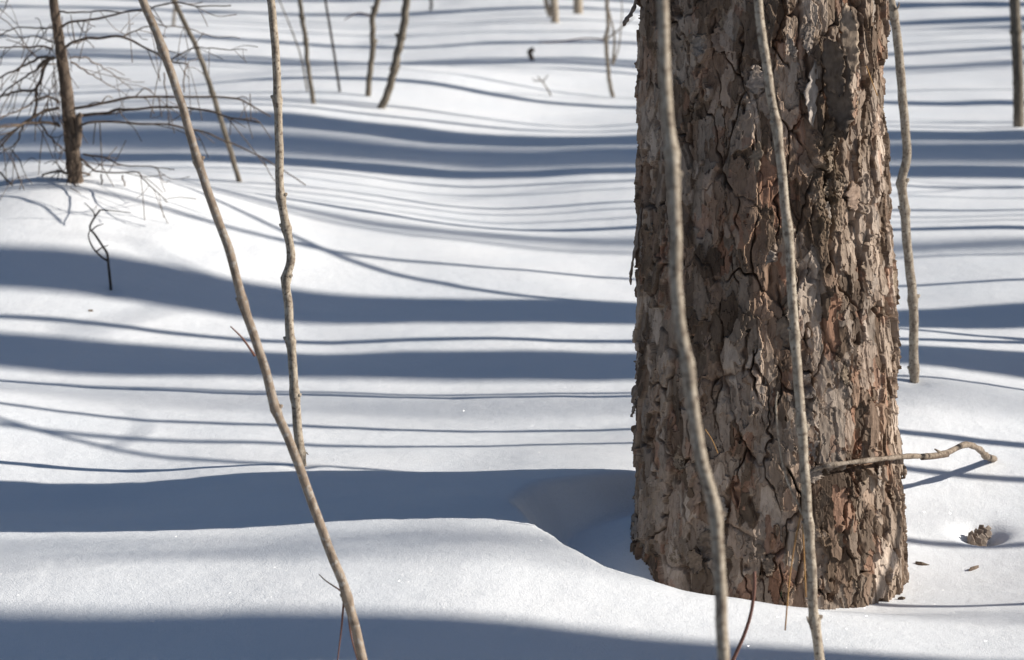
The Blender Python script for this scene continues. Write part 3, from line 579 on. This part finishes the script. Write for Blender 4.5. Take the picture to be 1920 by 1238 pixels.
def far_pine(name, label, line, t, r, nb=6, seed=0, lean=(0, 0), cat='tree', crown=True, tall=1.):
    """a pine standing on a survey line, t metres from its survey spot towards the sun"""
    global LIMB
    r_ = np.random.RandomState(seed); b = line.p+SDIR*t; z0 = float(ground(b[0], b[1]))
    root = empty('pine_tree', (b[0], b[1], z0)); tag(root, label, cat, 'unseen pines added round the photographer' if 'photographer' in label else 'pines standing to the right of the frame')
    root.scale = (1, 1, tall)
    zz_ = np.concatenate([np.linspace(-.3, 6, 60), np.linspace(6.3, 15, 30)]); a = np.linspace(0, 2*np.pi, 28, endpoint=False); A_, Z_ = np.meshgrid(a, zz_)
    rr = r*(1-np.clip(Z_, 0, 15)/24+.22*np.exp(-np.clip(Z_, 0, 9)/.18))+.010*noise2(A_*4+seed, Z_/.35, 3)*(r/.15); rr = rr+.004*noise2(A_*11, Z_/.08, 5)
    rr[:, -1] = rr[:, -1]; V = np.stack([rr*np.cos(A_)+lean[0]*Z_, rr*np.sin(A_)+lean[1]*Z_, Z_], -1).reshape(-1, 3)
    ii = np.arange(len(zz_)*28).reshape(-1, 28); jj = np.roll(ii, -1, 1)
    o = bpy.data.objects.new('trunk', mesh_np('trunk', V, np.stack([ii[:-1], jj[:-1], jj[1:], ii[1:]], -1).reshape(-1, 4))); o.data.materials.append(M_FARBARK); COL.objects.link(o); o.parent = root
    for k in range(nb):
        z = r_.uniform(2.2, 6.6) if k % 4 else r_.uniform(6, 9); an = r_.uniform(0, 6.28); ln = r_.uniform(.5, 1.9); d = np.array([math.cos(an), math.sin(an), r_.uniform(-.25, .15)])
        P = spline([np.array([lean[0]*z, lean[1]*z, z]), d*ln*.5+[.06*r_.randn(), .06*r_.randn(), z+.06], d*ln+[0, 0, z-.12*ln]], 5); mb = MB().tube(P, np.linspace(.012, .003, len(P)), 5)
        for j in range(3):
            p = P[r_.randint(4, len(P))]; v = r_.randn(3)*.16; mb.tube([p, p+v*.6, p+v+[0, 0, -.02]], [.004, .003, .0015], 4)
        o = bpy.data.objects.new('limb', None); bpy.data.objects.remove(o); ob = mb.build('limb', M_TWIG); ob.parent = root
    if crown:
        if LIMB is None:
            a_ = cm.build('crown_limbs', M_FARBARK); b_ = cn.build('crown', M_GREEN); LIMB = (a_, b_)
        else:
            a_, b_ = LIMB[0].copy(), LIMB[1].copy(); COL.objects.link(a_); COL.objects.link(b_)
        for q in (a_, b_): q.parent = root
    return root
def far_stem(label, line, t, r, h=6, lean=(0, 0), seed=0):
    """a slim bare sapling out of frame, throwing one thin line of shade"""
    r_ = np.random.RandomState(seed+50); b = line.p+SDIR*t; z0 = float(ground(b[0], b[1])); root = empty('bare_sapling', (b[0], b[1], z0)); tag(root, label, 'sapling', 'slim saplings standing to the right of the frame')
    z = np.linspace(-.2, h, 40); P = np.stack([lean[0]*z+.01*noise2(z/1.1, z*0+seed, 2), lean[1]*z+.01*noise2(z/1.1, z*0+seed+9, 2), z], -1)
    o = MB().tube(P, r*(1-.55*np.clip(z, 0, h)/h), 8).build('stem', M_STEM_GREY); o.parent = root
    for k in range(3):
        zk = r_.uniform(1, h*.9); d = r_.randn(3)*.25; d[2] = abs(d[2])+.1; p = np.array([lean[0]*zk, lean[1]*zk, zk]); w_ = MB().tube(spline([p, p+d*.5, p+d+[0, 0, .05]], 3), np.linspace(r*.35, r*.1, 7), 5).build('twig', M_STEM_GREY); w_.parent = root
    return root
far_pine('A', 'pine right of the frame shading the near snow along the bottom edge', L['A'].shift(.118), 6.5, .128, 4, 1)
far_pine('F', 'pine right of the frame whose broad shadow passes behind mid trunk', L['F'], 7.5, .205, 6, 2)
far_pine('H', 'pine right of the frame casting the wide shadow across the dark branched twig', L['H'], 6.5, .195, 6, 3)
far_pine('L', 'pine right of the frame shading behind the foot of the dead conifer', L['L'], 8.0, .17, 7, 4)
far_pine('M', 'pine right of the frame with the shadow crossing behind the slanting sapling', L['M'], 9.0, .23, 8, 5)
far_pine('M2', 'farther pine right of the frame casting a soft shade mid background', Line(spot(1000, 284, 0)), 36, .24, 8, 6, tall=2.6)
far_pine('M3', 'far pine right of the frame casting the lower of two soft bands mid background', Line(spot(1000, 303, 0)), 38, .24, 8, 18, tall=2.6)
far_pine('S1', 'far tall pine casting the faint soft band over the near snow', Line(spot(450, 1028, .04)), 17, .034, 2, 14, tall=1.3)
far_pine('S2', 'far tall pine casting a faint soft band in the middle of the snow', Line(spot(700, 436, .03)), 26, .12, 5, 15, tall=1.9)
far_pine('S3', 'far tall pine casting a faint soft band right of the trunk', Line(spot(1780, 768, .0)), 24, .05, 5, 16, tall=1.9)
far_pine('S4', 'far tall pine casting a soft band in the far snow', Line(spot(800, 112, .0)), 28, .22, 5, 17, tall=2.0)
far_pine('P', 'pine right of the frame shading the far snow behind the crooked sapling', L['P'], 11, .17, 4, 7)
far_pine('Q', 'pine right of the frame whose shadow lies along the top of the picture', L['Q'], 12, .30, 4, 8)
far_pine('Q2', 'pine right of the frame shading the top right corner', Line(spot(1750, 4, 0)), 5.5, .35, 4, 9)
far_pine('R', 'younger pine right of the frame with a narrow shadow near the hooked stub', L['R'], 8, .08, 3, 10, crown=False)
far_pine('N', 'younger pine right of the frame with a narrow shadow behind the tiny twig', L['N'], 6.5, .085, 3, 11, crown=False)
for i, (lb, ln, t, r) in enumerate((('slim sapling right of the frame casting a line low across the left snow', L['C'], 2.6, .016), ('slim sapling right of the frame casting the upper of two thin lines', L['D'], 2.2, .016), ('hair-thin sapling right of the frame casting the faintest near line', L['E'], 1.9, .008),
        ('sapling right of the frame with a line through the middle distance', L['J'], 3.4, .045), ('thin sapling right of the frame with a line above it', L['K'], 3.4, .02),
        ('thin sapling right of the frame with a line behind the leaning stem', L['O'], 5., .025), ('thin sapling right of the frame with a fine line over mid snow', Line(spot(1100, 398, 0)), 4.2, .014), ('thin sapling right of the frame with a fine line below the conifer shade', Line(spot(1100, 345, 0)), 4.6, .022),
        ('thin sapling right of the frame with a line in the far snow', Line(spot(1000, 126, 0)), 8.5, .06), ('thin sapling right of the frame with a line near the top', Line(spot(800, 46, 0)), 9, .05), ('thin sapling right of the frame with a line over the bright middle', Line(spot(1100, 521, 0)), 3., .016))):
    far_stem(lb, ln, t, r, h=9, seed=i)
far_stem('snow-bent sapling right of the frame crossing the middle snow aslant', Line(spot(860, 518, .02)).shift(1.19), 2.4, .018, 2.6, (0, .9), 31)
far_stem('snow-bent sapling right of the frame crossing the near left snow aslant', Line(spot(250, 818, .02)).shift(1.0), 2.6, .013, 2.4, (0, .7), 32)
for i, (lb, ln, t, r) in enumerate((('sapling right of the frame with the line just below the shade of the dark twig', Line(spot(560, 617, .02)), 3.2, .024), ('hair-thin sapling right of the frame with a faint line below the dead conifer', Line(spot(1100, 362, 0)), 4.4, .011), ('hair-thin sapling right of the frame with a faint line over the bright snow', Line(spot(1000, 411, 0)), 5.5, .012),
        ('thin sapling right of the frame with a soft line over the bright snow', Line(spot(800, 474, 0)), 9, .022), ('thin sapling right of the frame with a soft far line', Line(spot(1000, 182, 0)), 9, .03), ('thin sapling right of the frame with a soft line at the top', Line(spot(900, 62, 0)), 12, .05))):
    far_stem(lb, ln, t, r, h=9, seed=40+i)
far_stem('slim leaning sapling right of the frame shading the sunlit bark', Line(spot(1800, 957, -.01)), 2.2, .016, 9, (0, .012), 33)

# ------------------------------------------------------------------ unseen trees added behind the camera and all round, to darken the fill light
for k, (y_, t_, r_p) in enumerate(((2.72, 6.5, .19), (1.95, 7.5, .24), (1.3, 6, .24), (.65, 8, .24), (.05, 6.5, .24))):  # unseen pines added to shade the near snow and cut its bounce
    far_pine('N', ('first', 'second', 'third', 'fourth', 'fifth')[k]+' added pine right of the photographer, shading unseen snow, counted from the bottom edge shadow', Line((0, y_)), t_, r_p, 0, 80+k)
for k in range(13):  # unseen pines added so their crowns shade the snow round the camera
    y_ = -.8-1.05*k; t_ = 20+6*((k*.618) % 1); far_pine('B', 'pine in the sunward woods behind the photographer', Line((0, y_)), t_, .17, 0, 60+k)
rw = np.random.RandomState(77); wt = MB(); wc = []
def spruce(x, y, h):
    wt.tube([(x, y, -.3), (x, y, h*.5), (x, y, h)], [h*.013, h*.009, .01], 6); n = 230
    z = h*(.10+.88*rw.rand(n)**.9); rad = (1-z/h)*h*.20+.15; a = rw.rand(n)*6.283; q = .35+.65*rw.rand(n); o = np.stack([x+rad*q*np.cos(a), y+rad*q*np.sin(a), z-.15*rad*q], -1)
    d = np.stack([np.cos(a), np.sin(a), -.35+.3*rw.randn(n)], -1); tn = np.stack([-np.sin(a), np.cos(a), .4*rw.randn(n)], -1); l_ = (.32+.42*rw.rand(n))[:, None]*(rad[:, None]*.55+.35)
    wc.append(np.stack([o-tn*l_*.55, o+tn*l_*.55, o+d*l_], 1).reshape(-1, 3))
for k in range(330):  # unseen ring of spruces added to block low sky light on the trunk
    a = rw.rand()*6.283; d = rw.uniform(25, 58); x, y = d*math.sin(a), d*math.cos(a)+2
    if abs(math.degrees(math.atan2(x, y))) < 17 and y < 30: continue
    spruce(x, y, min(19, d*.42)*rw.uniform(.75, 1))
wv = np.vstack(wc); woods = link('added_woods', mesh_np('added_woods', wv, np.arange(len(wv)).reshape(-1, 3), False), M_GREEN); tag(woods, 'added dark conifer woods beyond the frame, blocking the low sky light', kind='stuff')
wtr = wt.build('trunks', M_FARBARK, woods); tag(wtr, kind='stuff')
